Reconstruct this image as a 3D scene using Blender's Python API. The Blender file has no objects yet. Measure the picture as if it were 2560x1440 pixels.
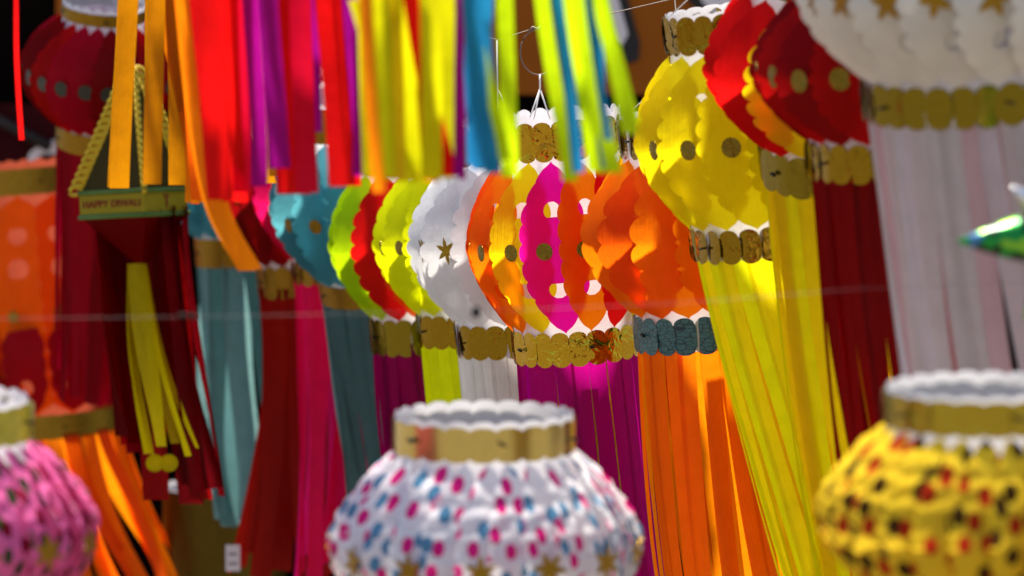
import bpy, bmesh, math, random
from mathutils import noise, Vector, Matrix, Quaternion
random.seed(7)
R_ = math.radians
PI = math.pi
scene = bpy.context.scene
COL = scene.collection

# ------------------------------------------------------------------ camera, sky, sun, exposure
FOC = 100.0
PITCH = 3.0
FOCUS = 3.52
cam_d = bpy.data.cameras.new('camera')
cam = bpy.data.objects.new('camera', cam_d); COL.objects.link(cam)
cam_d.sensor_width = 36.0; cam_d.lens = FOC
cam_d.clip_start = 0.05; cam_d.clip_end = 2000
CAM = Vector((0, 0, 1.75))
cam.location = CAM
cam.rotation_euler = (R_(90 - PITCH), 0, 0)
cam_d.dof.use_dof = True
cam_d.dof.focus_distance = FOCUS
cam_d.dof.aperture_fstop = 4.8
scene.camera = cam

SUN_EL, SUN_AZ = 67.0, -22.0            # azimuth measured from +Y (away from the camera), negative = left
world = bpy.data.worlds.new('World'); scene.world = world
world.use_nodes = True
wn = world.node_tree.nodes; wl = world.node_tree.links
bgn = wn.get('Background') or wn.new('ShaderNodeBackground')
sky = wn.new('ShaderNodeTexSky'); sky.sky_type = 'NISHITA'; sky.sun_disc = False
sky.sun_elevation = R_(SUN_EL); sky.sun_rotation = R_(SUN_AZ)
wl.new(sky.outputs[0], bgn.inputs[0]); bgn.inputs[1].default_value = 0.075
sun_d = bpy.data.lights.new('sun', 'SUN'); sun = bpy.data.objects.new('sun', sun_d); COL.objects.link(sun)
sun_d.energy = 4.6; sun_d.angle = R_(3.0); sun_d.color = (1.0, 0.93, 0.81)
sdir = Vector((math.sin(R_(SUN_AZ)) * math.cos(R_(SUN_EL)), math.cos(R_(SUN_AZ)) * math.cos(R_(SUN_EL)), math.sin(R_(SUN_EL))))
sun.rotation_euler = sdir.to_track_quat('Z', 'Y').to_euler()
sun.location = (0, 3, 6)
vs = scene.view_settings
vs.view_transform = 'Standard'; vs.look = 'None'; vs.gamma = 1.0; vs.use_curve_mapping = False
vs.exposure = 1.55
scene.render.engine = 'CYCLES'
scene.cycles.max_bounces = 10; scene.cycles.diffuse_bounces = 4; scene.cycles.transmission_bounces = 6
scene.cycles.transparent_max_bounces = 8

# ------------------------------------------------------------------ helpers
CR = Matrix.Rotation(R_(90 - PITCH), 3, 'X')
def S(d): return d * 36.0 / FOC / 2560.0          # metres per photograph pixel at depth d
def P(px, py, d):
    return CAM + CR @ Vector(((px - 1280) * S(d), -(py - 720) * S(d), -d))

def link_mesh(name, verts, faces, mat=None, parent=None, uv=None, smooth=True):
    me = bpy.data.meshes.new(name)
    me.from_pydata([tuple(v) for v in verts], [], faces)
    if uv:
        l = me.uv_layers.new(name='UVMap')
        for lp in me.loops: l.data[lp.index].uv = uv[lp.vertex_index]
    if smooth: me.polygons.foreach_set('use_smooth', [True] * len(me.polygons))
    if mat: me.materials.append(mat)
    me.update()
    o = bpy.data.objects.new(name, me); COL.objects.link(o)
    if parent: o.parent = parent
    return o
def empty(name, loc=(0, 0, 0), quat=None):
    o = bpy.data.objects.new(name, None); COL.objects.link(o); o.location = loc
    o.empty_display_size = 0.02
    if quat is not None:
        o.rotation_mode = 'QUATERNION'; o.rotation_quaternion = quat
    return o
def tag(o, label, cat, group=None, kind=None):
    if label: o['label'] = label
    if cat: o['category'] = cat
    if group: o['group'] = group
    if kind: o['kind'] = kind
    return o
def tube_geo(pts, rad, seg=8, verts=None, faces=None, closed=False):
    verts = [] if verts is None else verts; faces = [] if faces is None else faces
    base = len(verts); n = len(pts)
    pts = [Vector(p) for p in pts]
    for i, p in enumerate(pts):
        if closed: t = pts[(i + 1) % n] - pts[i - 1]
        else: t = pts[min(i + 1, n - 1)] - pts[max(i - 1, 0)]
        t.normalize()
        a = Vector((0, 0, 1)) if abs(t.z) < 0.9 else Vector((1, 0, 0))
        u = t.cross(a).normalized(); v = t.cross(u)
        rr = rad[i] if isinstance(rad, (list, tuple)) else rad
        for k in range(seg):
            c = 2 * PI * k / seg
            verts.append(p + u * math.cos(c) * rr + v * math.sin(c) * rr)
    m = n if closed else n - 1
    for i in range(m):
        j = (i + 1) % n
        for k in range(seg):
            k2 = (k + 1) % seg
            faces.append((base + i * seg + k, base + i * seg + k2, base + j * seg + k2, base + j * seg + k))
    if not closed:
        faces.append(tuple(base + k for k in range(seg))[::-1])
        faces.append(tuple(base + (n - 1) * seg + k for k in range(seg)))
    return verts, faces
def box_geo(c, sx, sy, sz, M=None, verts=None, faces=None):
    verts = [] if verts is None else verts; faces = [] if faces is None else faces
    b = len(verts)
    for x in (-1, 1):
        for y in (-1, 1):
            for z in (-1, 1):
                p = Vector((x * sx / 2, y * sy / 2, z * sz / 2))
                if M is not None: p = M @ p
                verts.append(Vector(c) + p)
    faces += [tuple(b + i for i in f) for f in ((0, 1, 3, 2), (4, 6, 7, 5), (0, 4, 5, 1), (2, 3, 7, 6), (0, 2, 6, 4), (1, 5, 7, 3))]
    return verts, faces

# ------------------------------------------------------------------ materials
MATS = {}
def new_mat(name):
    m = bpy.data.materials.new(name); m.use_nodes = True
    nt = m.node_tree; nt.nodes.clear()
    return m, nt, nt.nodes, nt.links
def paper(name, col, trans=0.78, tcol=None, gloss=0.004, rough=0.35, see=0.0, net=False):
    """thin translucent tissue: diffuse + translucent + a little sheen, crinkled"""
    if name in MATS: return MATS[name]
    m, nt, n, l = new_mat(name)
    out = n.new('ShaderNodeOutputMaterial')
    geo = n.new('ShaderNodeTexCoord')
    oi = n.new('ShaderNodeObjectInfo')
    mp = n.new('ShaderNodeVectorMath'); mp.operation = 'ADD'
    l.new(geo.outputs['Object'], mp.inputs[0]); l.new(oi.outputs['Random'], mp.inputs[1])
    nz = n.new('ShaderNodeTexNoise'); nz.inputs['Scale'].default_value = 38; nz.inputs['Detail'].default_value = 4
    l.new(mp.outputs[0], nz.inputs['Vector'])
    ramp = n.new('ShaderNodeMix'); ramp.data_type = 'RGBA'
    ramp.inputs['A'].default_value = (*[c * 0.80 for c in col], 1); ramp.inputs['B'].default_value = (*[min(1, c * 1.08) for c in col], 1)
    l.new(nz.outputs['Fac'], ramp.inputs['Factor'])
    hsv = n.new('ShaderNodeHueSaturation')
    mr = n.new('ShaderNodeMapRange'); mr.inputs['To Min'].default_value = 0.88; mr.inputs['To Max'].default_value = 1.06
    l.new(oi.outputs['Random'], mr.inputs['Value']); l.new(mr.outputs[0], hsv.inputs['Value'])
    l.new(ramp.outputs['Result'], hsv.inputs['Color'])
    bm0 = n.new('ShaderNodeBump'); bm0.inputs['Strength'].default_value = 0.35; bm0.inputs['Distance'].default_value = 0.004
    l.new(nz.outputs['Fac'], bm0.inputs['Height'])
    uvn = n.new('ShaderNodeUVMap'); um = n.new('ShaderNodeMapping'); um.inputs['Scale'].default_value = (420, 9, 1)
    l.new(uvn.outputs[0], um.inputs['Vector'])
    cz = n.new('ShaderNodeTexNoise'); cz.inputs['Scale'].default_value = 1; cz.inputs['Detail'].default_value = 3; cz.inputs['Distortion'].default_value = 0.4
    l.new(um.outputs[0], cz.inputs['Vector'])
    bmp = n.new('ShaderNodeBump'); bmp.inputs['Strength'].default_value = 0.5; bmp.inputs['Distance'].default_value = 0.0015
    l.new(cz.outputs['Fac'], bmp.inputs['Height']); l.new(bm0.outputs[0], bmp.inputs['Normal'])
    if net:
        wv = n.new('ShaderNodeTexVoronoi'); wv.inputs['Scale'].default_value = 700
        l.new(geo.outputs['Object'], wv.inputs['Vector'])
        b2 = n.new('ShaderNodeBump'); b2.inputs['Strength'].default_value = 0.3; b2.inputs['Distance'].default_value = 0.0006
        l.new(wv.outputs['Distance'], b2.inputs['Height']); l.new(bmp.outputs[0], b2.inputs['Normal']); bmp = b2
    df = n.new('ShaderNodeBsdfDiffuse'); tr = n.new('ShaderNodeBsdfTranslucent')
    l.new(hsv.outputs[0], df.inputs['Color'])
    if tcol:
        tr.inputs['Color'].default_value = (*tcol, 1)
    else:
        l.new(hsv.outputs[0], tr.inputs['Color'])
    l.new(bmp.outputs[0], df.inputs['Normal']); l.new(bmp.outputs[0], tr.inputs['Normal'])
    mx = n.new('ShaderNodeMixShader'); mx.inputs[0].default_value = trans
    l.new(df.outputs[0], mx.inputs[1]); l.new(tr.outputs[0], mx.inputs[2])
    last = mx
    if see > 0:
        tp = n.new('ShaderNodeBsdfTransparent'); tp.inputs['Color'].default_value = (*[0.3 + 0.7 * c for c in col], 1)
        m3 = n.new('ShaderNodeMixShader'); m3.inputs[0].default_value = see
        l.new(last.outputs[0], m3.inputs[1]); l.new(tp.outputs[0], m3.inputs[2]); last = m3
    gl = n.new('ShaderNodeBsdfGlossy'); gl.inputs['Roughness'].default_value = rough
    l.new(bmp.outputs[0], gl.inputs['Normal'])
    m2 = n.new('ShaderNodeMixShader'); m2.inputs[0].default_value = gloss
    l.new(last.outputs[0], m2.inputs[1]); l.new(gl.outputs[0], m2.inputs[2])
    l.new(m2.outputs[0], out.inputs[0])
    MATS[name] = m
    return m
def printed(name, base, c1, c2, scale=58, trans=0.4):
    """paper printed with small leaf-shaped spots of two inks"""
    if name in MATS: return MATS[name]
    m, nt, n, l = new_mat(name)
    out = n.new('ShaderNodeOutputMaterial')
    uv = n.new('ShaderNodeUVMap'); oi = n.new('ShaderNodeObjectInfo')
    ad = n.new('ShaderNodeVectorMath'); ad.operation = 'ADD'
    l.new(uv.outputs[0], ad.inputs[0])
    ml = n.new('ShaderNodeMath'); ml.operation = 'MULTIPLY'; ml.inputs[1].default_value = 9.0
    l.new(oi.outputs['Random'], ml.inputs[0]); l.new(ml.outputs[0], ad.inputs[1])
    mp = n.new('ShaderNodeMapping'); mp.inputs['Scale'].default_value = (1, 0.76, 1); mp.inputs['Rotation'].default_value = (0, 0, 0.6)
    l.new(ad.outputs[0], mp.inputs['Vector'])
    vo = n.new('ShaderNodeTexVoronoi'); vo.voronoi_dimensions = '2D'; vo.inputs['Scale'].default_value = scale; vo.inputs['Randomness'].default_value = 0.72
    l.new(mp.outputs[0], vo.inputs['Vector'])
    lt = n.new('ShaderNodeMapRange'); lt.inputs['From Min'].default_value = 0.28; lt.inputs['From Max'].default_value = 0.33
    lt.inputs['To Min'].default_value = 1; lt.inputs['To Max'].default_value = 0
    l.new(vo.outputs['Distance'], lt.inputs['Value'])
    sep = n.new('ShaderNodeSeparateColor'); l.new(vo.outputs['Color'], sep.inputs[0])
    gt = n.new('ShaderNodeMath'); gt.operation = 'GREATER_THAN'; gt.inputs[1].default_value = 0.5
    l.new(sep.outputs[0], gt.inputs[0])
    ink = n.new('ShaderNodeMix'); ink.data_type = 'RGBA'
    ink.inputs['A'].default_value = (*c1, 1); ink.inputs['B'].default_value = (*c2, 1); l.new(gt.outputs[0], ink.inputs['Factor'])
    mx = n.new('ShaderNodeMix'); mx.data_type = 'RGBA'; mx.inputs['A'].default_value = (*base, 1)
    l.new(ink.outputs['Result'], mx.inputs['B']); l.new(lt.outputs[0], mx.inputs['Factor'])
    df = n.new('ShaderNodeBsdfDiffuse'); tr = n.new('ShaderNodeBsdfTranslucent')
    l.new(mx.outputs['Result'], df.inputs['Color']); l.new(mx.outputs['Result'], tr.inputs['Color'])
    ms = n.new('ShaderNodeMixShader'); ms.inputs[0].default_value = trans
    tc = n.new('ShaderNodeTexCoord'); nz = n.new('ShaderNodeTexNoise'); nz.inputs['Scale'].default_value = 60; nz.inputs['Detail'].default_value = 4
    l.new(tc.outputs['Object'], nz.inputs['Vector'])
    bp = n.new('ShaderNodeBump'); bp.inputs['Strength'].default_value = .6; bp.inputs['Distance'].default_value = .006
    l.new(nz.outputs['Fac'], bp.inputs['Height']); l.new(bp.outputs[0], df.inputs['Normal'])
    l.new(df.outputs[0], ms.inputs[1]); l.new(tr.outputs[0], ms.inputs[2]); l.new(ms.outputs[0], out.inputs[0])
    MATS[name] = m
    return m
def foil(name, col, rough=0.22, crumple=0.5, scale=60, glitter=False, pattern=None):
    if name in MATS: return MATS[name]
    m, nt, n, l = new_mat(name)
    out = n.new('ShaderNodeOutputMaterial'); b = n.new('ShaderNodeBsdfPrincipled')
    b.inputs['Metallic'].default_value = 0.92; b.inputs['Roughness'].default_value = rough
    tc = n.new('ShaderNodeTexCoord')
    nz = n.new('ShaderNodeTexNoise'); nz.inputs['Scale'].default_value = scale; nz.inputs['Detail'].default_value = 3
    nz.inputs['Distortion'].default_value = 0.6
    l.new(tc.outputs['Object'], nz.inputs['Vector'])
    bm_ = n.new('ShaderNodeBump'); bm_.inputs['Strength'].default_value = crumple; bm_.inputs['Distance'].default_value = 0.006
    l.new(nz.outputs['Fac'], bm_.inputs['Height'])
    mx = n.new('ShaderNodeMix'); mx.data_type = 'RGBA'
    mx.inputs['A'].default_value = (*[c * 0.62 for c in col], 1); mx.inputs['B'].default_value = (*col, 1)
    if glitter:
        vo = n.new('ShaderNodeTexVoronoi'); vo.inputs['Scale'].default_value = 420
        l.new(tc.outputs['Object'], vo.inputs['Vector'])
        b2 = n.new('ShaderNodeBump'); b2.inputs['Strength'].default_value = 0.9; b2.inputs['Distance'].default_value = 0.002
        l.new(vo.outputs['Color'], b2.inputs['Height']); l.new(bm_.outputs[0], b2.inputs['Normal'])
        l.new(b2.outputs[0], b.inputs['Normal']); l.new(vo.outputs['Color'], mx.inputs['Factor'])
    else:
        n2 = n.new('ShaderNodeTexNoise'); n2.inputs['Scale'].default_value = 260; n2.inputs['Detail'].default_value = 5
        l.new(tc.outputs['Object'], n2.inputs['Vector'])
        l.new(n2.outputs['Fac'], mx.inputs['Factor']); l.new(bm_.outputs[0], b.inputs['Normal'])
    l.new(mx.outputs['Result'], b.inputs['Base Color']); l.new(b.outputs[0], out.inputs[0])
    MATS[name] = m
    return m
def plain(name, col, rough=0.6, spec=0.3, noise=0.0, scale=20, metallic=0.0):
    if name in MATS: return MATS[name]
    m, nt, n, l = new_mat(name)
    out = n.new('ShaderNodeOutputMaterial'); b = n.new('ShaderNodeBsdfPrincipled')
    b.inputs['Roughness'].default_value = rough; b.inputs['Specular IOR Level'].default_value = spec; b.inputs['Metallic'].default_value = metallic
    b.inputs['Base Color'].default_value = (*col, 1)
    if noise:
        tc = n.new('ShaderNodeTexCoord'); nz = n.new('ShaderNodeTexNoise'); nz.inputs['Scale'].default_value = scale; nz.inputs['Detail'].default_value = 6
        l.new(tc.outputs['Object'], nz.inputs['Vector'])
        mx = n.new('ShaderNodeMix'); mx.data_type = 'RGBA'
        mx.inputs['A'].default_value = (*[c * (1 - noise) for c in col], 1); mx.inputs['B'].default_value = (*[min(1, c * (1 + noise)) for c in col], 1)
        l.new(nz.outputs['Fac'], mx.inputs['Factor']); l.new(mx.outputs['Result'], b.inputs['Base Color'])
        bp = n.new('ShaderNodeBump'); bp.inputs['Strength'].default_value = 0.2; bp.inputs['Distance'].default_value = 0.01
        l.new(nz.outputs['Fac'], bp.inputs['Height']); l.new(bp.outputs[0], b.inputs['Normal'])
    l.new(b.outputs[0], out.inputs[0])
    MATS[name] = m
    return m

C = dict(
    orange=(0.98, 0.25, 0.003), deeporange=(0.95, 0.14, 0.003), amber=(0.90, 0.42, 0.005), red=(0.72, 0.006, 0.006), crimson=(0.62, 0.004, 0.03),
    darkred=(0.36, 0.003, 0.005), maroon=(0.20, 0.002, 0.006), magenta=(0.86, 0.004, 0.42), purple=(0.34, 0.004, 0.26), plum=(0.42, 0.002, 0.14), pink=(0.96, 0.008, 0.16),
    yellow=(0.92, 0.78, 0.005), lemon=(0.86, 0.90, 0.004), lime=(0.56, 0.80, 0.004), white=(0.80, 0.78, 0.80), cream=(0.78, 0.74, 0.68),
    teal=(0.12, 0.45, 0.53), paleteal=(0.17, 0.33, 0.33), ochre=(0.52, 0.20, 0.002), tangerine=(0.85, 0.24, 0.003), citron=(0.66, 0.66, 0.003), gilt=(0.72, 0.50, 0.003), blue=(0.015, 0.20, 0.46), brick=(0.45, 0.012, 0.006))  # citron, gilt: lemon and yellow darkened in colour for the less-lit streamers
def pm(c, **k): return paper('paper_' + c, C[c], **k)
WHITE = paper('paper_core', (0.82, 0.80, 0.83), trans=0.45, gloss=0.03)
NET = paper('paper_net_white', (0.82, 0.82, 0.84), trans=0.45, net=True)
GOLD = foil('foil_gold', (0.27, 0.175, 0.009), rough=0.09, crumple=0.75, scale=30)
GOLDSOFT = foil('foil_gold_brushed', (0.21, 0.165, 0.012), rough=0.2, crumple=0.25, scale=22)
GOLDMIRROR = foil('foil_gold_bright', (0.50, 0.33, 0.02), rough=0.06, crumple=1.0, scale=34)
GLITTER = foil('foil_gold_glitter', (0.32, 0.18, 0.015), rough=0.45, crumple=0.3, glitter=True)
SMOOTHGOLD = foil('foil_gold_smooth', (0.62, 0.50, 0.16), rough=0.2, crumple=0.12, scale=14)
BLACK = plain('black_plastic', (0.006, 0.006, 0.006), rough=0.45)
CORD = plain('cotton_cord', (0.70, 0.68, 0.66), rough=0.9)
WIRE = plain('thin_wire', (0.16, 0.11, 0.08), rough=0.5)
TEALBAND = foil('foil_teal', (0.04, 0.13, 0.15), rough=0.4, crumple=0.3, scale=80)
def veins(m):
    nt = m.node_tree; n, l = nt.nodes, nt.links
    b = [x for x in n if x.type == 'BSDF_PRINCIPLED'][0]; src = b.inputs['Base Color'].links[0].from_socket
    tc = n.new('ShaderNodeTexCoord'); vo = n.new('ShaderNodeTexVoronoi'); vo.feature = 'DISTANCE_TO_EDGE'; vo.inputs['Scale'].default_value = 95
    mp = n.new('ShaderNodeMapping'); mp.inputs['Scale'].default_value = (1, 1, 2.2); mp.inputs['Rotation'].default_value = (.5, .6, .2)
    l.new(tc.outputs['Object'], mp.inputs[0]); l.new(mp.outputs[0], vo.inputs['Vector'])
    mr = n.new('ShaderNodeMapRange'); mr.inputs['From Min'].default_value = .03; mr.inputs['From Max'].default_value = .09
    l.new(vo.outputs['Distance'], mr.inputs['Value'])
    mx = n.new('ShaderNodeMix'); mx.data_type = 'RGBA'; mx.inputs['A'].default_value = (.006, .022, .03, 1)
    l.new(mr.outputs[0], mx.inputs['Factor']); l.new(src, mx.inputs['B']); l.new(mx.outputs['Result'], b.inputs['Base Color'])
    b.inputs['Metallic'].default_value = .3
veins(TEALBAND)

# ------------------------------------------------------------------ lantern pieces
def petal_geo(r, H, z0, z1, N, k=2.1, nsc=9, amp=0.15, holes=(), curl=0.0, tilt=-0.17, wrap=0.3, crump=0.0, pw=0.8, pe=2.0, rows=81, tipw=0):
    zc, hz = (z0 + z1) / 2, (z1 - z0) / 2
    verts, faces, uv = [], [], []
    cols = 8
    cut = {}
    for i in range(rows + 1):
        tau = -1 + 2 * i / rows
        R = r + 0.0012 + (H - r) * max(0.0, (1 - abs(tau) ** pe)) ** pw
        s = min(1.0, (1 - abs(tau)) / (tipw or 1))
        if tipw:                                    # straight-sided panel with short ogee tips
            g = 0.30 * (s / 0.32) ** 1.5 if s < 0.32 else 0.30 + 0.70 * math.sin(PI / 2 * (s - 0.32) / 0.68)
        else:                                       # oval leaf with a drawn-out point
            s = 1 - abs(tau)
            g = 0.18 * (s / 0.05) ** 1.4 if s < 0.05 else 0.18 + 0.82 * math.sin(PI / 2 * min(1, (s - 0.05) / 0.62)) ** 0.7
        w0 = 0.5 * k * 2 * PI * R / N
        sc = abs(math.sin(PI * nsc * (tau + 1) / 2)) ** 0.55
        w = w0 * g * (1 - amp + amp * sc) + 0.0002
        h = 0.0
        for (th, hw, hh) in holes:
            q = (tau - th) / hh
            if abs(q) < 1: h = max(h, hw * w0 * math.sqrt(1 - q * q))
        cut[i] = h > 0
        h = min(h, w * 0.5) or 0.00001
        for x in (-w, -0.80 * w, -0.55 * w, -h, h, 0.55 * w, 0.80 * w, w):
            u = x / w0
            rad = R + curl * w0 * 0.5 * (abs(u) ** 2.2) + tilt * x - wrap * x * x / (2 * R)
            if crump: rad += crump * min(1, s * 6) * noise.noise((x * 130, tau * 9, 3.7))
            verts.append(Vector((x, -rad, zc + hz * tau))); uv.append((x, zc + hz * tau))
    for i in range(rows):
        for c in range(cols - 1):
            if c == 3 and cut[i] and cut[i + 1]: continue
            a = i * cols + c
            faces.append((a, a + 1, a + cols + 1, a + cols))
    return verts, faces, uv
def disc_geo(rad, n=28, th=0.0004):
    verts, faces = [], []
    for y in (-th, 0):
        verts.append(Vector((0, y, 0)))
        for i in range(n):
            a = 2 * PI * i / n
            verts.append(Vector((rad * math.cos(a), y + (0.0005 if i % 2 else -0.0002), rad * math.sin(a))))
    for b in (0, n + 1):
        for i in range(n): faces.append((b, b + 1 + i, b + 1 + (i + 1) % n))
    for i in range(n):
        j = (i + 1) % n
        faces.append((1 + i, 1 + j, n + 2 + j, n + 2 + i))
    return verts, faces
def star_geo(rad, pts=6, inner=0.36, th=0.0005):
    n = pts * 4
    verts, faces = [], []
    for y in (-th, 0):
        verts.append(Vector((0, y - 0.0006, 0)))
        for i in range(n):
            a = 2 * PI * i / n
            ph = i % 4
            q = (1.0, 0.62, inner, 0.62)[ph]
            verts.append(Vector((rad * q * math.sin(a), y, rad * q * math.cos(a))))
    for b in (0, n + 1):
        for i in range(n): faces.append((b, b + 1 + i, b + 1 + (i + 1) % n))
    for i in range(n):
        j = (i + 1) % n
        faces.append((1 + i, 1 + j, n + 2 + j, n + 2 + i))
    return verts, faces
def band_geo(rb, zb, zt, N, rnd, facet=1.0, sct=0.5, scb=0.5):
    """scalloped foil collar: N oval-ended panels, each catching the light a little differently"""
    verts, faces = [], []
    cn, rn = 9, 7
    pitch = 2 * PI / N
    hwp = rb * math.tan(pitch / 2)
    for i in range(N):
        a0 = i * pitch
        yaw = rnd.uniform(-0.27, 0.27) * facet; lean = rnd.uniform(-0.05, 0.05) * facet; bow = rnd.uniform(0.0, 0.9) * facet
        b = len(verts)
        for c in range(cn):
            q = -1 + 2 * c / (cn - 1)
            cap = math.sqrt(max(0, 1 - min(1, abs(q)) ** 2))
            top = zt - hwp * sct * (1 - cap); bot = zb + hwp * scb * (1 - cap)
            for rr in range(rn):
                f = rr / (rn - 1)
                z = bot + (top - bot) * f
                if facet > 0:
                    x = q * hwp * 1.14
                    d = rb + math.sin(yaw) * x - bow * 0.12 * x * x / hwp + lean * (z - (zb + zt) / 2) + rnd.uniform(-1, 1) * 0.0003 * facet
                    p = Vector((x, -d, z))
                else:
                    aa = q * pitch / 2
                    p = Vector((rb * math.sin(aa), -rb * math.cos(aa), z))
                verts.append(Matrix.Rotation(a0, 3, 'Z') @ p)
        for c in range(cn - 1):
            for rr in range(rn - 1):
                a = b + c * rn + rr
                faces.append((a, a + rn, a + rn + 1, a + 1))
    return verts, faces
def core_geo(r, z0, z1, nsc, sc):
    verts, faces = [], []
    n = nsc * 6; rows = 6
    for j in range(rows + 1):
        for i in range(n):
            a = 2 * PI * i / n
            z = z0 + (z1 - z0) * j / rows
            if j == rows: z += sc * abs(math.sin(a * nsc / 2)) ** 0.6
            if j == 0: z -= 0
            verts.append(Vector((r * math.cos(a), r * math.sin(a), z)))
    for j in range(rows):
        for i in range(n):
            k = (i + 1) % n
            faces.append((j * n + i, j * n + k, (j + 1) * n + k, (j + 1) * n + i))
    return verts, faces
def strip_geo(phi, r, ztop, L, w, rnd, lean=(0, 0), flare=0.0, sway=0.012, rows=14, power=1.6, cup=0.10):
    """one hanging paper strip of a tassel, in lantern-local space"""
    er = Vector((math.sin(phi), -math.cos(phi), 0)); et = Vector((math.cos(phi), math.sin(phi), 0))
    ph1, ph2 = rnd.uniform(0, 6.28), rnd.uniform(0, 6.28)
    a1, a2 = rnd.uniform(-1, 1) * sway, rnd.uniform(-1, 1) * sway
    tw = rnd.uniform(-0.5, 0.5)
    verts, faces, uv = [], [], []
    for i in range(rows + 1):
        s = i / rows
        c = Vector((0, 0, ztop - L * s)) + er * (r + flare * s + a2 * s * math.sin(3.1 * s + ph2) * 0.8)
        c += et * (a1 * s + 0.25 * sway * s * math.sin(5 * s + ph1))
        c += Vector((lean[0], lean[1], 0)) * s ** power
        t = (et * math.cos(tw * s * s) + er * math.sin(tw * s * s))
        o = er * math.cos(tw * s * s) - et * math.sin(tw * s * s)
        ww = w * (1 - 0.10 * s)
        rip = math.sin(9 * s + ph1) * 0.06 * w * s
        for q in (-1, -0.4, 0.4, 1):
            verts.append(c + t * (q * ww / 2) + o * ((1 - q * q) * cup * w * (0.4 + 0.6 * s) + rip * q))
            uv.append((q * ww / 2, -L * s))
    for i in range(rows):
        for c in range(3):
            a = i * 4 + c
            faces.append((a, a + 1, a + 5, a + 4))
    return verts, faces, uv

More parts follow.
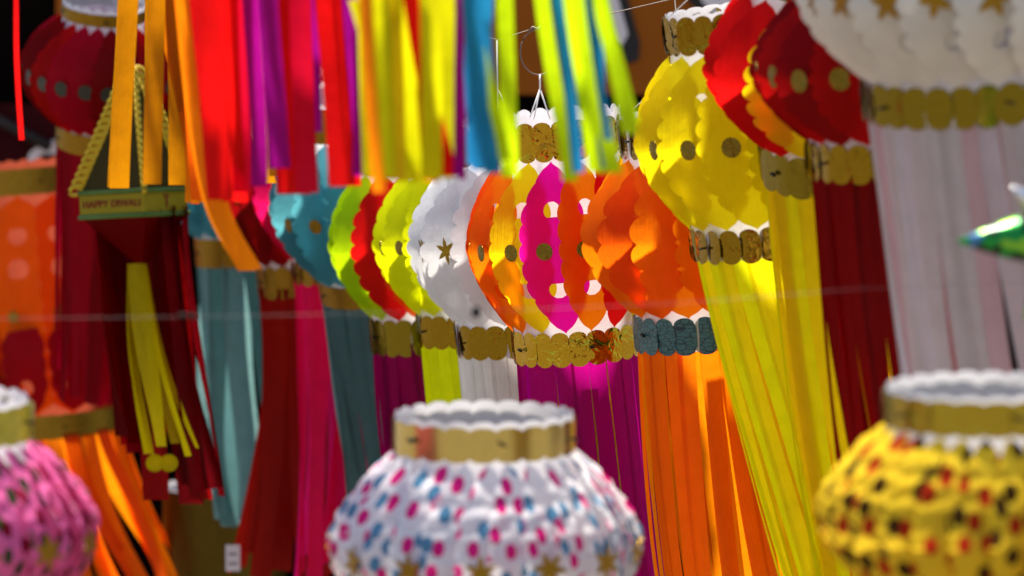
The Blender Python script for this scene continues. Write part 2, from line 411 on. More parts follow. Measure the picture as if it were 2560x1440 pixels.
def lantern(label, xt, xb, yt, y1, y2, yb, d, rpx, Hpx, petals, band, *, group='paper lanterns hung in a row', N=16, phase=0.0, k=2.1, back=0.04,
            tassel=None, inner=None, ty=1700, tx=0, tns=22, flare=0.0, sway=0.012, disc=None, disc_n=None, rim=8, band_n=22, facet=1.0, scal=0.95,
            holes=(), amp=0.16, curl=0.0, pins=5, band2=None, nsc=9, tip=(0, 0), pw=0.97, pe=1.5, tilt=-0.17, twf=1.2, crump=0.0, tipw=0, name='paper_lantern', cords=True, cordtop=-260, tback=0.0, disc_tau=0.0, corem=None, tpower=1.6, seed=None, pinph=0.2):
    """axis runs from P(xb,yb) to P(xt,yt); y1 = foot of upper collar, y2 = head of lower collar (photograph pixels)"""
    rnd = random.Random(seed if seed is not None else int(xt * 7 + yt))
    s = S(d)
    th = R_(PITCH) - math.atan((720 - (yt + yb) / 2) * 36 / FOC / 2560) + math.atan2(back, (yb - yt) * s)
    off = rpx * math.sin(th)                       # levels are given for the near side of the collars
    yt, y1, y2, yb, ty = yt - off, y1 - off, y2 - off, yb - off, ty - off
    pb = P(xb, yb, d + back); pt = P(xt, yt, d)
    ax = (pt - pb); Lz = ax.length
    quat = Vector((0, 0, 1)).rotation_difference(ax.normalized())
    root = empty(name, pb, quat)
    tag(root, label, 'lantern', group)
    f = Lz / (yb - yt)
    z = lambda y: (yb - y) * f
    r, H = rpx * s, Hpx * s / (1.075 if not tipw else 1.0)
    corem = corem or WHITE
    v, fc = core_geo(r, z(yb) + 0.004, z(yt) + rim * s * 0.3, band_n, rim * s)
    link_mesh('core', v, fc, corem, root)
    for (za, zb_, bm_) in ((z(y1), z(yt), band), (z(yb), z(y2), band2 or band)):
        v, fc = band_geo(r + 0.002, za, zb_, band_n, rnd, facet, scal, scal)
        bo = link_mesh('foil_band', v, fc, bm_, root)
        for i in range(pins):
            a = 2 * PI * i / pins + pinph
            v, fc = box_geo((0, -(r + 0.0055), (za + zb_) / 2 + rnd.uniform(-1, 1) * 0.002), 0.0065, 0.004, 0.0022, Matrix.Rotation(rnd.uniform(-.4, .4), 3, 'Y'))
            po = link_mesh('staple', v, fc, BLACK, bo, smooth=False); po.rotation_euler = (0, 0, a)
    # petals
    z0, z1 = z(y2 + tip[0]) - 0.001, z(y1 - tip[1]) + 0.001
    v, fc, uv = petal_geo(r + 0.001, H, z0, z1, N, crump=crump, pe=pe, tilt=tilt, k=k, holes=holes, amp=amp, curl=curl, nsc=nsc, pw=pw, tipw=tipw)
    me0 = None
    dgeo = None
    for i in range(N):
        a = 2 * PI * i / N + phase
        mt = petals[i % len(petals)]
        if me0 is None:
            o = link_mesh('petal', v, fc, mt, root, uv); me0 = o.data
        else:
            o = bpy.data.objects.new('petal', me0); COL.objects.link(o); o.parent = root
        o.material_slots[0].link = 'OBJECT'; o.material_slots[0].material = mt
        o.rotation_euler = (rnd.uniform(-1, 1) * 0.006, rnd.uniform(-1, 1) * 0.008, a)
        sc_ = 1 + rnd.uniform(-1, 1) * 0.012
        o.scale = (1, sc_, 1)
        if disc and (disc_n is None or i in disc_n):
            if dgeo is None:
                kind, rr, dm = disc
                gv, gf = disc_geo(rr) if kind == 'disc' else star_geo(rr, pts=int(kind[4:] or 6))
                do = link_mesh('foil_disc' if kind == 'disc' else 'foil_star', gv, gf, dm, o, smooth=False); dgeo = do.data
            else:
                do = bpy.data.objects.new('foil_disc' if disc[0] == 'disc' else 'foil_star', dgeo); COL.objects.link(do); do.parent = o
            Rd = r + 0.001 + (H - r) * (1 - abs(disc_tau) ** pe) ** pw
            do_x = -0.13 * k * 2 * PI * Rd / N + rnd.uniform(-1, 1) * 0.002
            do.location = (do_x, -(Rd * 1.012 + tilt * do_x + 0.0025), (z0 + z1) / 2 + disc_tau * (z1 - z0) / 2 + rnd.uniform(-1, 1) * 0.0015)
            do.rotation_euler = (rnd.uniform(-.06, .06), rnd.uniform(-.5, .5), -0.2)
    # tassel
    tns = int(tns * 1.35)
    if tassel:
        for lay, mats, rr, cnt, lf in ((0, tassel, r - 0.001, tns, 1.0), (1, inner or [], r * 0.72, 5, 0.96)):
            if not mats: continue
            for i in range(cnt):
                phi = 2 * PI * i / cnt + rnd.uniform(-.05, .05) + 0.1 * lay
                L = (ty - yb) * s * lf * rnd.uniform(0.93, 1.05) + 0.02
                w = 2 * PI * rr / cnt * twf if lay == 0 else 0.022
                lean = (tx * s, tback)
                v, fc, uv = strip_geo(phi, rr, z(yb) + 0.02, L, w, rnd, lean, flare * s, sway, power=tpower)
                link_mesh('tassel_strip', v, fc, mats[i % len(mats)] if len(mats) > 1 else mats[0], root, uv)
    if cords:
        top = Vector((0, 0, z(cordtop)))
        knot = Vector((0, 0, z(yt) + 0.055))
        vv, ff = [], []
        for i in range(3):
            a = 2 * PI * i / 3 + 0.5
            tube_geo([Vector((r * math.sin(a), -r * math.cos(a), z(yt) - 0.004)), knot], 0.0007, 6, vv, ff)
        tube_geo([knot, top], 0.0008, 6, vv, ff)
        link_mesh('hanging_cord', vv, ff, CORD, root)
    return root

# ------------------------------------------------------------------ the setting
gm = plain('ground_dust', (0.16, 0.13, 0.10), rough=0.9, noise=0.3, scale=3)
g = link_mesh('ground', [(-400, -400, 0), (400, -400, 0), (400, 400, 0), (-400, 400, 0)], [(0, 1, 2, 3)], gm)
tag(g, 'dusty grey-brown ground under the stall', None, kind='structure')
# the back of the stall: dark board wall with a painted sign board hung on it
DB = 6.6
def board(name, x0, y0, x1, y1, d, th, mat, parent=None):
    a = P((x0 + x1) / 2, (y0 + y1) / 2, d)
    sx, sz = abs(x1 - x0) * S(d), abs(y1 - y0) * S(d)
    v, f = box_geo((0, 0, 0), sx, th, sz)
    o = link_mesh(name, v, f, mat, parent, smooth=False)
    o.location = a
    return o
w = board('stall_wall', -1500, -500, 4100, 3000, DB + 0.12, 0.03, plain('dark_board', (0.004, 0.0025, 0.0025), rough=0.9, spec=0.0, noise=0.4, scale=8))
w.location.z -= 0.0
tag(w, 'black board wall at the back of the stall', 'wall')
sr = empty('sign_board', P(1500, 240, DB))
tag(sr, 'brown sign board with pale slanting letter strokes at the back of the stall', 'sign')
def sboard(name, pts, th, d, mat):
    """flat-cut panel from outline in photograph pixels at depth d, with real thickness"""
    f0 = [P(x, y, d) - sr.location for x, y in pts]; f1 = [p + Vector((0, th, 0)) for p in f0]
    n = len(pts)
    faces = [tuple(range(n)), tuple(range(2 * n - 1, n - 1, -1))] + [(i, (i + 1) % n, n + (i + 1) % n, n + i) for i in range(n)]
    return link_mesh(name, f0 + f1, faces, mat, sr, smooth=False)
sboard('panel', [(140, -420), (2300, -420), (2300, 236), (140, 236)], 0.02, DB, plain('brown_sign_paint', (0.26, 0.075, 0.008), rough=0.8, spec=0.05, noise=0.15, scale=6))
pale = plain('pale_letter_paint', (0.6, 0.55, 0.55), rough=0.6)
blk = plain('black_letter_edge', (0.012, 0.009, 0.008), rough=0.6)
sboard('letter_edge', [(1520, -200), (1560, -40), (1600, 110), (1596, 150), (1570, 160), (1545, 130), (1470, -60), (1440, -200)], 0.006, DB - 0.008, blk)
sboard('letter_stroke', [(1490, -200), (1535, -40), (1570, 85), (1556, 112), (1535, 108), (1485, 0), (1430, -200)], 0.006, DB - 0.016, pale)
sboard('letter_edge', [(1700, -200), (1735, -60), (1775, 15), (1850, 60), (1850, 95), (1770, 50), (1710, -10), (1650, -200)], 0.006, DB - 0.008, blk)
sboard('letter_stroke', [(1690, -200), (1722, -60), (1760, 10), (1850, 60), (1850, 10), (1800, -20), (1770, -80), (1740, -200)], 0.006, DB - 0.016, pale)
# unseen cloths added above the view to shade the far-left and near-right lanterns
def added_shade(label, x0, x1, y0, y1, z0, z1, mat):
    root = empty('added_shade', ((x0 + x1) / 2, (y0 + y1) / 2, z0)); tag(root, label, 'added_shade', 'added shade cloths')
    nx, ny = 14, 10
    v, f = [], []
    for j in range(ny + 1):
        for i in range(nx + 1):
            u, w_ = i / nx, j / ny
            v.append(Vector((x0 + (x1 - x0) * u, y0 + (y1 - y0) * w_, z0 + (z1 - z0) * w_ - .05 * math.sin(PI * u) * math.sin(PI * w_))) - root.location)
    for j in range(ny):
        for i in range(nx):
            a = j * (nx + 1) + i; f.append((a, a + 1, a + nx + 2, a + nx + 1))
    link_mesh('cloth', v, f, mat, root)
    for (x, y, z) in ((x0, y0, z0), (x1, y0, z0), (x0, y1, z1), (x1, y1, z1)):
        p = Vector((x, y, z)) - root.location
        t, g_ = tube_geo([p, p + Vector((0, 0, .6))], .004, 6); link_mesh('rope', t, g_, CORD, root)
added_shade('unseen red-brown cloth added to shade the far lanterns', -2.3, -.85, 5.02, 6.1, 3.2, 3.3, paper('added_shade_cloth', (.45, .15, .08), trans=.5))
added_shade('unseen cream cloth added to shade the near white lantern', .0, 1.2, 2.86, 3.5, 3.2, 3.3, paper('added_shade_cream', (.62, .58, .56), trans=.55))
# small maroon board with a pale scroll behind the far-left lantern
lr = empty('maroon_board', P(60, 340, DB - 0.1)); tag(lr, 'dark maroon board with a pale painted scroll, low beside the black wall', 'board')
sr_keep = sr; sr = lr
sboard('panel', [(-500, 250), (230, 262), (230, 1300), (-500, 1300)], 0.02, DB - 0.1, plain('maroon_paint', (0.03, 0.003, 0.004), rough=0.8, spec=0.05, noise=0.2))
sboard('scroll', [(60, 425), (75, 380), (100, 362), (125, 365), (130, 350), (150, 350), (148, 385), (105, 385), (92, 398), (88, 425)], 0.006, DB - 0.112, pale)
v, f = tube_geo([P(-60, 270, DB - 0.13) - lr.location, P(125, 368, DB - 0.13) - lr.location], 0.012, 8)
link_mesh('rail', v, f, blk, lr)
sr = sr_keep

# ------------------------------------------------------------------ the row of lanterns, nearest first
DGOLD = foil('foil_disc_gold', (.22, .15, .015), rough=.3, crumple=.6, scale=120)
DISC = lambda m, r=0.0108: ('disc', r, m)
STAR = lambda m, r=0.0135, p=6: ('star%d' % p, r, m)
wp = NET
lantern('white scalloped lantern with gold stars round its belly and long white tassel', 2392, 2428, -345, -230, 215, 322, 2.45, 266, 424, [pm('cream', trans=.4)], GOLDSOFT,
        N=20, phase=0.08, tassel=[paper('paper_sheer_white', (.82, .79, .82), trans=.7, see=.16), *[paper('paper_sheer_cream', (.74, .69, .68), trans=.7, see=.10)] * 3, paper('paper_pink_tint', (.76, .52, .54), trans=.6, see=.1), paper('paper_sheer_cream', (.74, .69, .68))], inner=[paper('paper_blush', (.72, .30, .30), trans=.4)], ty=1350, tx=110, tns=26, flare=20, tpower=1.2, twf=1.2, disc=STAR(GLITTER, .0175, 5), disc_tau=0.03, band_n=28, rim=10, holes=((-.45, .22, .13),), back=.05)
lantern('dark red lantern with gold discs beside the white star lantern', 2188, 2232, -95, 0, 360, 458, 2.72, 205, 330, [pm('red'), paper('paper_deep_red', (.50, .004, .007)), pm('red'), pm('darkred')], GOLD,
        N=19, phase=-0.06, tassel=[pm('darkred')], inner=[pm('amber'), pm('darkred')], ty=1330, tx=60, tns=20, flare=30, disc=DISC(DGOLD), back=.04, band_n=24)
lantern('lantern of red and yellow petals with fluorescent yellow tassel', 2050, 2100, -80, 10, 395, 500, 2.95, 192, 305, [pm('yellow')] * 2 + [pm('red')] * 4 + [pm('yellow')] * 3 + [pm('red')] * 5 + [pm('yellow')] * 2, GOLDSOFT,
        N=16, phase=0.30, tassel=[pm('lemon'), pm('yellow'), pm('yellow')], inner=[pm('orange'), pm('purple')], ty=1800, tx=90, tns=18, flare=30, back=.09, band_n=20)
lantern('plain yellow lantern with three dull gold discs in front and yellow tassel', 1842, 1915, 45, 140, 570, 655, 3.18, 180, 285, [pm('yellow')], GOLD,
        N=15, phase=R_(-9), tassel=[pm('yellow'), pm('lemon')], ty=1800, tx=200, tns=20, flare=20, disc=DISC(DGOLD, .0112), back=.04, band_n=22, rim=5, tpower=1.2, holes=((.5, .16, .10),))
lantern('all-orange lantern with dark teal collar at its foot', 1710, 1757, 305, 405, 795, 888, 3.40, 163, 268, [pm('orange'), pm('deeporange'), pm('orange'), pm('amber')], GOLD, band2=TEALBAND,
        N=15, phase=0.18, k=2.2, tassel=[pm('orange')], inner=[pm('amber'), pm('red')], ty=1800, tx=50, tns=17, twf=1.03, flare=40, back=.03, band_n=20, rim=6, nsc=6, amp=.22)
lantern('lantern with magenta, orange and yellow petals, gold discs and purple tassel', 1396, 1447, 318, 415, 832, 918, 3.62, 157, 252,
        [pm('orange'), pm('amber'), pm('deeporange'), pm('red'), pm('deeporange'), pm('orange'), pm('yellow'), pm('magenta'), pm('orange'), pm('red'), pm('lemon'), pm('orange'), pm('amber'), pm('yellow'), pm('magenta'), pm('orange')], GOLDMIRROR, facet=.6,
        N=16, k=1.8, amp=.10, phase=R_(-10) - 7 * 2 * PI / 16, tassel=[paper('paper_purple_tassel', (.52, .002, .25))], inner=[pm('lime'), pm('lemon')], ty=1800, tx=15, tns=17, flare=15, sway=.012, twf=1.0, disc=DISC(DGOLD), back=.035, band_n=22, rim=16, holes=((.46, .26, .10), (-.46, .30, .10)), cords=False)
lantern('white netted lantern with a gold star on each petal', 1243, 1289, 325, 425, 815, 900, 3.86, 146, 234, [NET], GOLD,
        N=14, phase=R_(-33), k=2.2, tassel=[pm('cream')], ty=1500, tx=10, tns=18, sway=.01, disc=STAR(GOLD, .019, 6), back=.035, band_n=20, rim=12, cords=False)
lantern('fluorescent yellow lantern with dull gold discs behind the white one', 1140, 1188, 340, 435, 790, 873, 4.10, 137, 220, [pm('lemon')], GOLD,
        N=15, phase=0.1, tassel=[pm('lemon')], ty=1500, tx=5, tns=16, disc=DISC(DGOLD, .0106), back=.035, band_n=20)
lantern('lantern of lime, red and orange petals with plum tassel', 1005, 1062, 350, 440, 800, 892, 4.35, 129, 208, [pm('deeporange'), pm('red'), pm('lime'), pm('red'), pm('orange')] * 2 + [pm('lime')] * 5 + [pm('red')], GOLDSOFT,
        N=16, phase=0.0, tassel=[pm('plum')], ty=1420, tx=-10, tns=14, sway=.025, disc=None, back=.05, band_n=20)
lantern('teal lantern with gold discs and grey-green tassel', 845, 922, 280, 365, 720, 775, 4.60, 121, 206, [pm('teal')], GLITTER,
        N=14, phase=0.12, tassel=[pm('paleteal')], inner=[pm('pink')], ty=1440, tx=-5, tns=14, sway=.025, disc=DISC(GLITTER, .0118), back=.11, band_n=18, facet=0, scal=.1)
lantern('hot pink lantern with bright pink tassel', 795, 850, 250, 330, 655, 715, 4.85, 114, 186, [pm('pink'), pm('crimson')], GLITTER,
        N=14, phase=0.1, tassel=[paper('paper_hot_pink_tail', (.98, .015, .20), trans=.85)], ty=1500, tx=-95, tns=14, sway=.03, back=.05, band_n=18, facet=.5)
lantern('deep maroon lantern with brick red strips and brown foil collar', 712, 757, 250, 330, 668, 750, 5.10, 108, 178, [pm('darkred')], GLITTER,
        N=15, phase=0.1, tassel=[pm('brick')], ty=1450, tx=-75, twf=1.0, tns=6, sway=.05, disc=DISC(GOLD, .0155), disc_n=(12, 13), disc_tau=.1, back=.05, band_n=18, facet=.5)
tl = lantern('teal lantern with broad gold braid and long hanging teal strips', 560, 596, 200, 280, 600, 672, 5.36, 104, 172, [pm('teal')], GLITTER,
        N=14, phase=0.0, tassel=[paper('paper_teal_tassel', (.14, .34, .36), trans=.5, gloss=.04), pm('paleteal')], ty=1340, tx=10, tns=11, sway=.05, back=.05, band_n=18, facet=0, scal=.05)
# top-left, leaning the other way
lantern('red lantern with dark discs, white zigzag neck and gold braid, before black wall', 262, 244, 44, 74, 345, 395, 4.95, 104, 205, [pm('crimson'), pm('darkred'), pm('darkred'), pm('red')], GLITTER,
        N=21, phase=0.02, pe=1.8, tassel=[pm('crimson'), paper('paper_wine', (.42, .003, .02))], ty=1060, tx=12, tns=13, flare=-14, sway=.012, disc=DISC(plain('dark_sequin', (.02, .02, .012), rough=.3), .0135), back=.09, band_n=22, facet=0, scal=.05, rim=10)
# far-left tall lantern of pierced panels
hl = lantern('tall orange lantern of pierced panels with glitter gold rings and orange tassel', 95, 158, 435, 500, 1040, 1100, 5.75, 150, 200, [pm('orange'), pm('deeporange')], GLITTER,
        N=11, phase=-0.22, k=1.05, tassel=[pm('orange'), pm('deeporange')], ty=1560, tx=120, tns=17, twf=.92, flare=45, sway=.045, disc=STAR(GLITTER, .019, 6), disc_tau=-.08, back=.04, band_n=24, facet=0, scal=.08, rim=14, holes=((.64, .46, .085), (.34, .46, .10), (-.68, .46, .10)), amp=.10, nsc=10, cords=False, tilt=-.05, tipw=.14, curl=.05, corem=paper('paper_dull_red', (.42, .08, .04)))
_s = S(5.75)
_v, _f, _uv = petal_geo(150 * _s + .004, 200 * _s, .055, .055 + 250 * _s, 11, k=1.0, nsc=5, amp=.12, tilt=0, pw=.6, holes=((-.45, .3, .16),))
for _i in range(11):
    _o = link_mesh('lower_petal', _v, _f, paper('paper_wine', (.42, .003, .02)), hl, _uv) if _i == 0 else bpy.data.objects.new('lower_petal', _o.data)
    if _i: COL.objects.link(_o); _o.parent = hl
    _o.rotation_euler = (0, 0, 2 * PI * _i / 11 - .22); _o.scale = (1, 1.05, 1)
# glitter drum behind the teal strips
lantern('drum lantern with white rim and wide glitter gold band low behind teal strips', 560, 566, 1250, 1560, 1700, 1760, 5.85, 150, 175, [pm('amber')], foil('foil_dull_gold', (.12, .075, .008), rough=.5, crumple=.6, scale=40, glitter=True),
        N=12, tassel=None, back=.03, band_n=24, facet=0, scal=.03, rim=5, cords=False)

# ------------------------------------------------------------------ lanterns standing in front
FG = 'patterned lanterns standing in front of the row'
lantern('white lantern printed with pink and blue leaves, gold collar and stars', 1210, 1212, 1092, 1178, 1645, 1750, 2.5, 222, 398,
        [printed('print_white', (.80, .77, .79), (.72, .02, .22), (.10, .26, .42))], SMOOTHGOLD, group=FG, N=28, crump=.0035, nsc=14, phase=0.04, band_n=22, facet=0, scal=.3, rim=10, cords=False,
        disc_n=range(0, 28, 2), disc=STAR(GLITTER, .0165, 6), disc_tau=0.0, back=.02, pins=6, pe=1.55, pw=1.0, tilt=-.22)
lantern('yellow lantern printed with red and brown leaves, gold collar', 2455, 2455, 1028, 1115, 1555, 1655, 2.12, 236, 416,
        [printed('print_yellow', (.74, .52, .03), (.42, .03, .01), (.06, .03, .01))], foil('foil_olive', (.42, .32, .03), rough=.25, crumple=.3), group=FG, N=28, crump=.0035, nsc=14, phase=0.1, band_n=22, facet=.35, scal=.3, rim=9, cords=False, back=.02, pe=1.55, pw=1.0, tilt=-.22)
lantern('pink lantern printed with dark red and green leaves', -160, -160, 1055, 1150, 1600, 1700, 2.35, 226, 412,
        [printed('print_pink', (.78, .16, .40), (.22, .005, .02), (.03, .07, .02))], foil('foil_lime', (.60, .58, .08), rough=.3, crumple=.2), group=FG, N=28, crump=.0035, nsc=14, phase=0.1, band_n=22, facet=1, scal=.4, rim=12, cords=False, back=.02, disc_n=range(0, 28, 2), disc=STAR(GLITTER, .0165, 6), disc_tau=-.05, pe=1.55, pw=1.0, tilt=-.22)

# ------------------------------------------------------------------ diamond lantern with printed greeting
def diamond():
    d = 4.55; s = S(d)
    c = P(335, 508, d)
    root = empty('diamond_lantern', c); root.rotation_euler = (0, R_(-3), R_(-27))
    tag(root, 'diamond-shaped lantern with yellow lace edges and printed greeting band', 'lantern', 'paper lanterns hung in a row')
    hw = 96 * s; hb = 30 * s
    yl = plain('lace_yellow', (.55, .36, .015), rough=.7)
    dk = paper('paper_moss', (.07, .05, .012), trans=.25)
    mr = pm('darkred'); bandm = paper('paper_mustard', (.40, .31, .025), trans=.3)
    greenedge = plain('green_print', (.07, .13, .02), rough=.6)
    apex = Vector((0.012, 0, 335 * s)); foot = Vector((0.01, 0, -165 * s))
    cor = [Vector((-hw, -hw, 0)), Vector((hw, -hw, 0)), Vector((hw, hw, 0)), Vector((-hw, hw, 0))]
    up = Vector((0, 0, hb)); dn = Vector((0, 0, -hb))
    for i in range(4):
        a, b = cor[i], cor[(i + 1) % 4]
        link_mesh('upper_face', [a + up, b + up, apex], [(0, 1, 2)], dk, root, smooth=False)
        link_mesh('lower_face', [a + dn, b + dn, foot], [(0, 1, 2)], mr, root, smooth=False)
        bo = link_mesh('printed_band', [a + dn, b + dn, b + up, a + up], [(0, 1, 2, 3)], bandm, root, smooth=False)
        n = ((b - a).cross(up)).normalized()
        for zz in (up, dn):
            v, f = tube_geo([a + zz + n * 0.001, b + zz + n * 0.001], 0.0045, 6)
            link_mesh('edge_tape', v, f, greenedge, bo)
        # scalloped lace along the sloping edge: a chain of little loops
        vv, ff = [], []
        p0, p1 = a + up, apex
        nl = 17
        for q in range(nl):
            t = (q + .5) / nl
            p = p0.lerp(p1, t); side = (p1 - p0).normalized()
            out = Vector((a.x, a.y, 0)).normalized()
            ring = [p + out * (0.006 + 0.011 * math.cos(u)) + side * (0.009 * math.sin(u)) for u in [2 * PI * e / 10 for e in range(10)]]
            tube_geo(ring, 0.0036, 5, vv, ff, closed=True)
        tube_geo([p0, p1], 0.0035, 6, vv, ff)
        link_mesh('lace_trim', vv, ff, yl, root)
    for txt, face, sz in (('HAPPY DIWALI', 0, .0165), ('T', 1, .028)):
        cu = bpy.data.curves.new('lettering', 'FONT'); cu.body = txt; cu.size = sz; cu.align_x = 'CENTER'; cu.align_y = 'CENTER'; cu.extrude = 0.0006
        to = bpy.data.objects.new('tmp', cu); COL.objects.link(to)
        bpy.context.view_layer.update()
        me = bpy.data.meshes.new_from_object(to.evaluated_get(bpy.context.evaluated_depsgraph_get()))
        bpy.data.objects.remove(to)
        o = bpy.data.objects.new('lettering', me); COL.objects.link(o); o.parent = root
        me.materials.clear(); me.materials.append(plain('maroon_ink', (.20, .01, .005), rough=.7))
        a, b = cor[face], cor[face + 1]
        o.location = (a + b) / 2 + ((b - a).cross(up)).normalized() * 0.0015
        o.rotation_euler = (PI / 2, 0, face * PI / 2)
    rnd = random.Random(3)
    for i in range(7):
        v, f, uv = strip_geo(i * 6.28 / 7, 0.014, -150 * s, 470 * s * rnd.uniform(.93, 1.03), .018, rnd, (.075, -.05), .02, .022)
        yo = link_mesh('tassel_strip', v, f, pm('yellow'), root, uv)
    v, f = disc_geo(.014)
    for xx in (.052, .09):
        o = link_mesh('paper_dot', v, f, pm('yellow'), root); o.location = (xx * .7 + .03, -.075, -640 * s); o.rotation_euler = (0, 0, R_(27))
    for i, (a, L) in enumerate(((cor[0], 620), (cor[1], 720), (cor[2], 740), (cor[3], 600))):
        if i == 0: continue
        for q in range(3 if i == 1 else 0, 5):
            e = (a * .98).lerp(cor[(i + 1) % 4] * .98, q * .19)
            v, f, uv = strip_geo(math.atan2(e.x, -e.y), Vector((e.x, e.y)).length * .96, -hb + .012, L * s * rnd.uniform(.92, 1.04), .052, rnd, (.026, .012), .0, .022)
            link_mesh('corner_strip', v, f, pm('maroon') if (q + i) % 3 else pm('darkred'), root, uv)
    v, f = tube_geo([apex, apex + Vector((0, 0, .5))], .0008, 6); link_mesh('hanging_cord', v, f, CORD, root)
diamond()

# ------------------------------------------------------------------ green foil star at the right edge
def foil_star():
    d = 2.2; s = S(d)
    c = P(2700, 590, d)
    root = empty('foil_star_lantern', c); tag(root, 'shiny green foil star with pointed cones and red frill at the cone roots', 'star ornament')
    m, nt, n, l = new_mat('foil_green_print')
    out = n.new('ShaderNodeOutputMaterial'); b = n.new('ShaderNodeBsdfPrincipled'); b.inputs['Metallic'].default_value = .6; b.inputs['Roughness'].default_value = .3
    tc = n.new('ShaderNodeTexCoord'); vo = n.new('ShaderNodeTexVoronoi'); vo.inputs['Scale'].default_value = 85; l.new(tc.outputs['Object'], vo.inputs['Vector'])
    sp = n.new('ShaderNodeSeparateColor'); l.new(vo.outputs['Color'], sp.inputs[0])
    cr = n.new('ShaderNodeValToRGB'); cr.color_ramp.interpolation = 'CONSTANT'
    cr.color_ramp.elements[0].color = (.005, .02, .01, 1); cr.color_ramp.elements[1].position = .48; cr.color_ramp.elements[1].color = (.006, .22, .03, 1)
    e = cr.color_ramp.elements.new(.78); e.color = (.16, .40, .02, 1); e = cr.color_ramp.elements.new(.9); e.color = (.05, .16, .30, 1)
    l.new(sp.outputs[0], cr.inputs[0]); l.new(cr.outputs[0], b.inputs['Base Color']); l.new(b.outputs[0], out.inputs[0])
    silver = foil('foil_silver', (.75, .75, .78), rough=.2, crumple=.2)
    frill = foil('foil_red_fringe', (.6, .04, .02), rough=.3, crumple=.3)
    tips = [((2392, 604), m, 74), ((2528, 466), silver, 48), ((2560, 800), m, 60), ((2760, 330), m, 60), ((2990, 520), m, 60), ((2880, 850), m, 60)]
    sv, sf = [], []
    rows, seg = 10, 14
    for j in range(rows + 1):
        for i in range(seg):
            th = PI * j / rows; ph = 2 * PI * i / seg
            sv.append(Vector((math.sin(th) * math.cos(ph), math.sin(th) * math.sin(ph), math.cos(th))) * 100 * s)
    for j in range(rows):
        for i in range(seg): sf.append((j * seg + i, j * seg + (i + 1) % seg, (j + 1) * seg + (i + 1) % seg, (j + 1) * seg + i))
    link_mesh('ball', sv, sf, m, root)
    for (t, mt, rb) in tips:
        tip = P(t[0], t[1], d - .02) - c; base = tip.normalized() * 85 * s
        v, f = tube_geo([base, base.lerp(tip, .35), base.lerp(tip, .7), tip], [rb * s, rb * s * .78, rb * s * .42, rb * s * .03], 10)
        link_mesh('cone', v, f, mt, root)
        vv, ff = [], []
        ax = tip.normalized(); u = ax.cross(Vector((0, 1, 0))).normalized(); w_ = ax.cross(u)
        for q in range(22):
            a = 6.283 * q / 22
            dirv = u * math.cos(a) + w_ * math.sin(a)
            tube_geo([base + dirv * rb * s * .95, base + dirv * rb * s * 1.4 + ax * .003 * math.sin(q * 9)], .0012, 4, vv, ff)
        link_mesh('frill', vv, ff, frill, root)
    v, f = tube_geo([Vector((0, 0, .03)), Vector((0, 0, .6))], .0008, 6); link_mesh('hanging_cord', v, f, CORD, root)
foil_star()

# ------------------------------------------------------------------ streamer tassels hanging in from above
def streamers(label, d, hub, strips, wf=1.2):
    """strips: (colour, width px, [(x, y), ...] photograph pixels) hanging from a hoop above the frame"""
    anchor = P(hub, -330, d)
    root = empty('streamer_tassel', anchor); tag(root, label, 'streamers', 'streamer tassels hanging from above')
    rnd = random.Random(int(hub))
    xs = []
    extra = [(c_, w_ * rnd.uniform(.5, .9), [(x + o_, y + (q == len(p_) - 1) * rnd.uniform(-40, 10)) for q, (x, y) in enumerate(p_)]) for (c_, w_, p_) in strips for o_ in [rnd.choice((-1, 1)) * rnd.uniform(8, 18)] if w_ > 25 and rnd.random() < .6]
    for j, (col, wpx, pts) in enumerate(strips + extra):
        dd = d + (rnd.uniform(-.09, .05) if j < len(strips) else rnd.uniform(.06, .14))
        x0, y0 = pts[0]
        slope = (pts[1][0] - x0) / max(1, (pts[1][1] - y0))
        pts = [(x0 - slope * 300 * .7, y0 - 300)] + pts
        # Catmull-Rom through the points
        path = []
        n = len(pts)
        for i in range(n - 1):
            p0, p1, p2, p3 = pts[max(i - 1, 0)], pts[i], pts[i + 1], pts[min(i + 2, n - 1)]
            for q in range(8):
                t = q / 8
                path.append(tuple(.5 * (2 * p1[k] + (p2[k] - p0[k]) * t + (2 * p0[k] - 5 * p1[k] + 4 * p2[k] - p3[k]) * t * t + (3 * p1[k] - p0[k] - 3 * p2[k] + p3[k]) * t ** 3) for k in (0, 1)))
        path.append(pts[-1])
        w = wpx * wf * S(dd)
        tw0, tw1 = rnd.uniform(-.35, .35), rnd.uniform(-.5, .5)
        verts, faces, uv = [], [], []
        m = len(path)
        for i, (x, y) in enumerate(path):
            s = i / (m - 1)
            c = P(x, y, dd) - anchor + Vector((0, .02 * math.sin(3 * s + tw0 * 9) * s, 0))
            a = tw0 + (tw1 - tw0) * s
            t = Vector((math.cos(a), math.sin(a), 0)); o = Vector((math.sin(a), -math.cos(a), 0))
            for q in (-1, -.4, .4, 1):
                verts.append(c + t * (q * w / 2 / math.cos(a)) + o * ((1 - q * q) * .10 * w)); uv.append((q * w, -s))
        for i in range(m - 1):
            for c in range(3):
                k = i * 4 + c; faces.append((k, k + 1, k + 5, k + 4))
        link_mesh('strip', verts, faces, pm(col), root, uv)
        xs.append(path[0][0])
    # the hoop the strips are pasted to
    x0, x1 = min(xs) - 20, max(xs) + 20
    cx = (x0 + x1) / 2; rx = (x1 - x0) / 2 * S(d)
    cc = P(cx, -290, d) - anchor
    v, f = tube_geo([cc + Vector((rx * math.cos(a), .10 * math.sin(a), 0)) for a in [2 * PI * i / 32 for i in range(32)]], .006, 8, closed=True)
    link_mesh('hoop', v, f, GOLD, root)
    v, f = tube_geo([cc + Vector((-rx, 0, 0)), cc + Vector((0, 0, .25)), cc + Vector((rx, 0, 0))], .001, 6)
    link_mesh('hanging_cord', v, f, CORD, root)

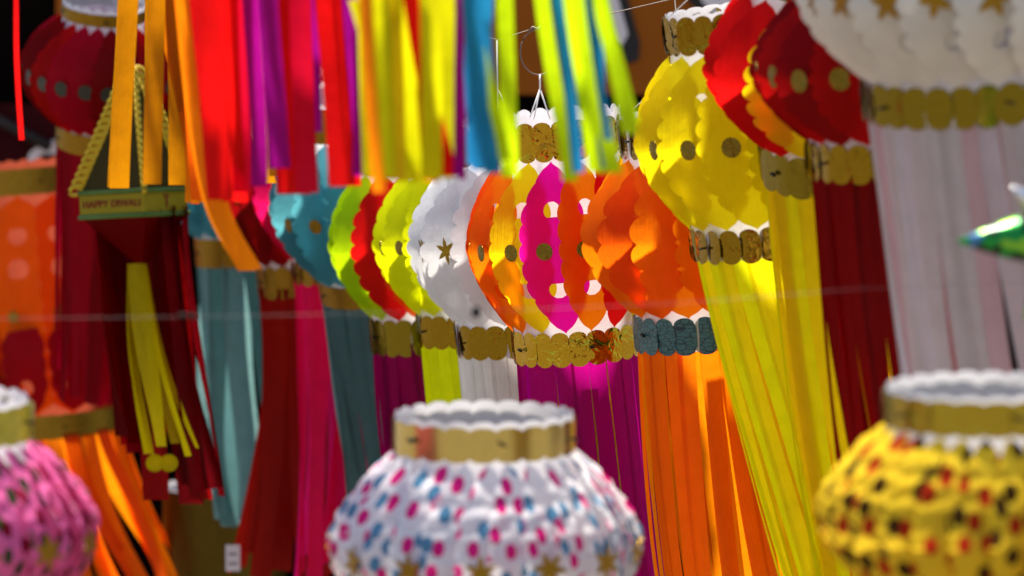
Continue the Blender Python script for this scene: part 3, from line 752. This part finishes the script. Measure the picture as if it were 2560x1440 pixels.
streamers('amber paper streamers with square-cut ends beside the diamond lantern', 3.05, 380, [
    ('ochre', 40, [(322, 0), (312, 240), (303, 470)]), ('ochre', 38, [(390, 0), (388, 240), (386, 460)]), ('ochre', 42, [(440, 0), (450, 240), (450, 462)]),
    ('tangerine', 40, [(404, 0), (455, 200), (490, 380), (492, 505)]), ('ochre', 30, [(425, 0), (460, 160), (480, 300), (484, 420)]), ('ochre', 30, [(594, 0), (628, 250), (672, 458)]), ('ochre', 30, [(640, 0), (678, 200), (694, 440)]), ('deeporange', 34, [(455, 0), (478, 180), (500, 500)]), ('tangerine', 30, [(478, 0), (492, 200), (515, 420)])])
streamers('red and crimson streamer bundle with a long curling amber strip', 2.62, 560, [
    ('tangerine', 46, [(470, 0), (500, 300), (545, 520), (630, 672)]), ('red', 52, [(505, 0), (530, 230), (548, 500)]), ('crimson', 36, [(480, 0), (510, 200), (528, 300)]),
    ('red', 72, [(555, 0), (562, 250), (575, 505)]), ('crimson', 34, [(588, 0), (596, 250), (602, 480)]), ('purple', 34, [(625, 0), (640, 250), (646, 465)])])
streamers('crimson and purple streamer bundle between amber strips', 2.55, 720, [
    ('purple', 40, [(672, 0), (686, 200), (700, 420)]), ('crimson', 70, [(712, 0), (725, 250), (735, 485)]), ('red', 50, [(700, 0), (716, 250), (735, 480)]),
    ('crimson', 46, [(752, 0), (760, 240), (768, 482)]), ('purple', 28, [(780, 0), (785, 180), (786, 330)]), ('red', 44, [(812, 0), (836, 240), (852, 465)]),
    ('red', 36, [(835, 0), (856, 240), (868, 462)]), ('purple', 46, [(866, 0), (886, 240), (888, 440)]), ('purple', 36, [(896, 0), (905, 200), (904, 436)])])
streamers('lemon yellow streamer bundle with one slanting red strip', 2.3, 1030, [
    ('citron', 44, [(925, 0), (930, 250), (938, 440)]), ('tangerine', 26, [(915, 0), (930, 250), (950, 480)]), ('citron', 40, [(950, 0), (960, 240), (966, 440)]),
    ('gilt', 46, [(975, 0), (985, 240), (990, 450)]), ('citron', 50, [(1008, 0), (1020, 230), (1030, 455)]), ('citron', 44, [(1075, 0), (1080, 230), (1078, 448)]),
    ('citron', 50, [(1108, 0), (1112, 230), (1104, 445)]), ('red', 36, [(1030, 0), (1070, 230), (1125, 442)]), ('ochre', 34, [(1060, 200), (1070, 330), (1080, 455)]),
    ('citron', 20, [(975, 300), (1010, 380), (1040, 450)])])
streamers('lime and blue streamer bundle before the brown sign board', 2.25, 1330, [
    ('purple', 26, [(1150, 0), (1146, 230), (1146, 442)]), ('blue', 52, [(1180, 0), (1195, 230), (1200, 425)]), ('blue', 44, [(1212, 0), (1208, 100), (1225, 300), (1232, 432)]),
    ('lime', 30, [(1172, 0), (1215, 180), (1250, 330), (1262, 400)]), ('lime', 44, [(1262, 0), (1270, 230), (1276, 442)]), 
    ('lime', 40, [(1355, 0), (1385, 200), (1412, 340), (1425, 452)]), ('blue', 32, [(1392, 0), (1420, 200), (1445, 430)]), ('lime', 34, [(1420, 0), (1455, 200), (1490, 430)]),
    ('blue', 26, [(1490, 0), (1500, 200), (1510, 420)]), ('lime', 42, [(1452, 0), (1485, 200), (1535, 432)]), ('lime', 44, [(1500, 0), (1540, 160), (1575, 335)]),
    ('blue', 22, [(1470, 0), (1494, 180), (1520, 350)])], wf=0.95)
streamers('single narrow red streamer before the black wall', 3.0, 40, [('red', 11, [(42, 0), (41, 180), (46, 350)])])

# ------------------------------------------------------------------ small things
def tube_thing(name, pts, rad, mat, label, cat, seg=8):
    o0 = Vector(pts[0])
    v, f = tube_geo([Vector(p) - o0 for p in pts], rad, seg)
    o = link_mesh(name, v, f, mat); o.location = o0
    tag(o, label, cat); return o
# wire loop and strings of the multicoloured lantern
da = 3.60
wr = empty('hanging_wire', P(1345, 75, da)); tag(wr, 'thin wire with twisted loop and white string above the multicoloured lantern', 'wire')
o = wr.location
v, f = tube_geo([P(1347 + 46 * math.sin(a), 130 - 57 * math.cos(a), da) - o for a in [2 * PI * i / 40 for i in range(40)]], .0011, 6, closed=True)
link_mesh('wire_loop', v, f, WIRE, wr)
v, f = tube_geo([P(x, y, da) - o for x, y in ((-300, -160), (700, -20), (1245, 100), (1330, 73), (1500, 40), (1800, -30), (2500, -250))], .0008, 6); link_mesh('wire_line', v, f, WIRE, wr)
v, f = tube_geo([P(x, y, da) - o for x, y in ((1322, 78), (1332, 68), (1345, 74), (1352, 66))], .0018, 6); link_mesh('wire_twist', v, f, WIRE, wr)
for pts in (((1350, 186), (1350, 222)), ((1350, 222), (1312, 330)), ((1350, 222), (1383, 322)), ((1350, 222), (1330, 322))):
    v, f = tube_geo([P(x, y, da - .01) - o for x, y in pts], .0014 if pts[0][1] == 186 else .0011, 6); link_mesh('string', v, f, CORD, wr)
for pts in (((1243, 100), (1245, 330)), ((1245, 225), (1300, 325))):
    v, f = tube_geo([P(x, y, da + .2) - o for x, y in pts], .0011, 6); link_mesh('string', v, f, CORD, wr)
# clear nylon thread sagging across the row
dt = 2.72
thr = paper('nylon_thread', (.75, .70, .70), trans=.5, see=.85)
tube_thing('nylon_thread', [P(x, y, dt - .42) for x, y in ((-500, 800), (470, 792), (1190, 778), (1700, 758), (2140, 722), (3000, 690))], .00016, thr, 'thin clear thread drawn straight across in front of the lantern row', 'thread')
for (x, y, w_, h_, lb) in ((468, 790, 42, 14, 'small black clip on the thread before the maroon strips'), (1190, 782, 22, 32, 'small black knot on the thread before the white netted lantern')):
    b_ = P(x, y, dt - .42); s = S(dt - .42)
    vv, ff = [], []
    box_geo((0, 0, 0), w_ * s, .006, h_ * s * .7, Matrix.Rotation(.1, 3, 'Y'), vv, ff)
    box_geo((w_ * s * .2, -.004, h_ * s * .25), w_ * s * .5, .005, h_ * s * .6, Matrix.Rotation(-.5, 3, 'Y'), vv, ff)
    o = link_mesh('thread_clip', vv, ff, BLACK, smooth=False); o.location = b_; tag(o, lb, 'clip')
# price tag
s = S(5.2)
o = board('price_tag', 564, 1362, 600, 1428, 5.2, .0006, plain('tag_card', (.62, .58, .60), rough=.8)); tag(o, 'small white price tag with two rows of faint print at foot of teal strips', 'tag')
for yy in (10, -14):
    v, f = box_geo((0, -.0006, yy * s), 22 * s, .0004, 7 * s); link_mesh('print_row', v, f, plain('grey_ink', (.25, .22, .24), rough=.8), o, smooth=False)
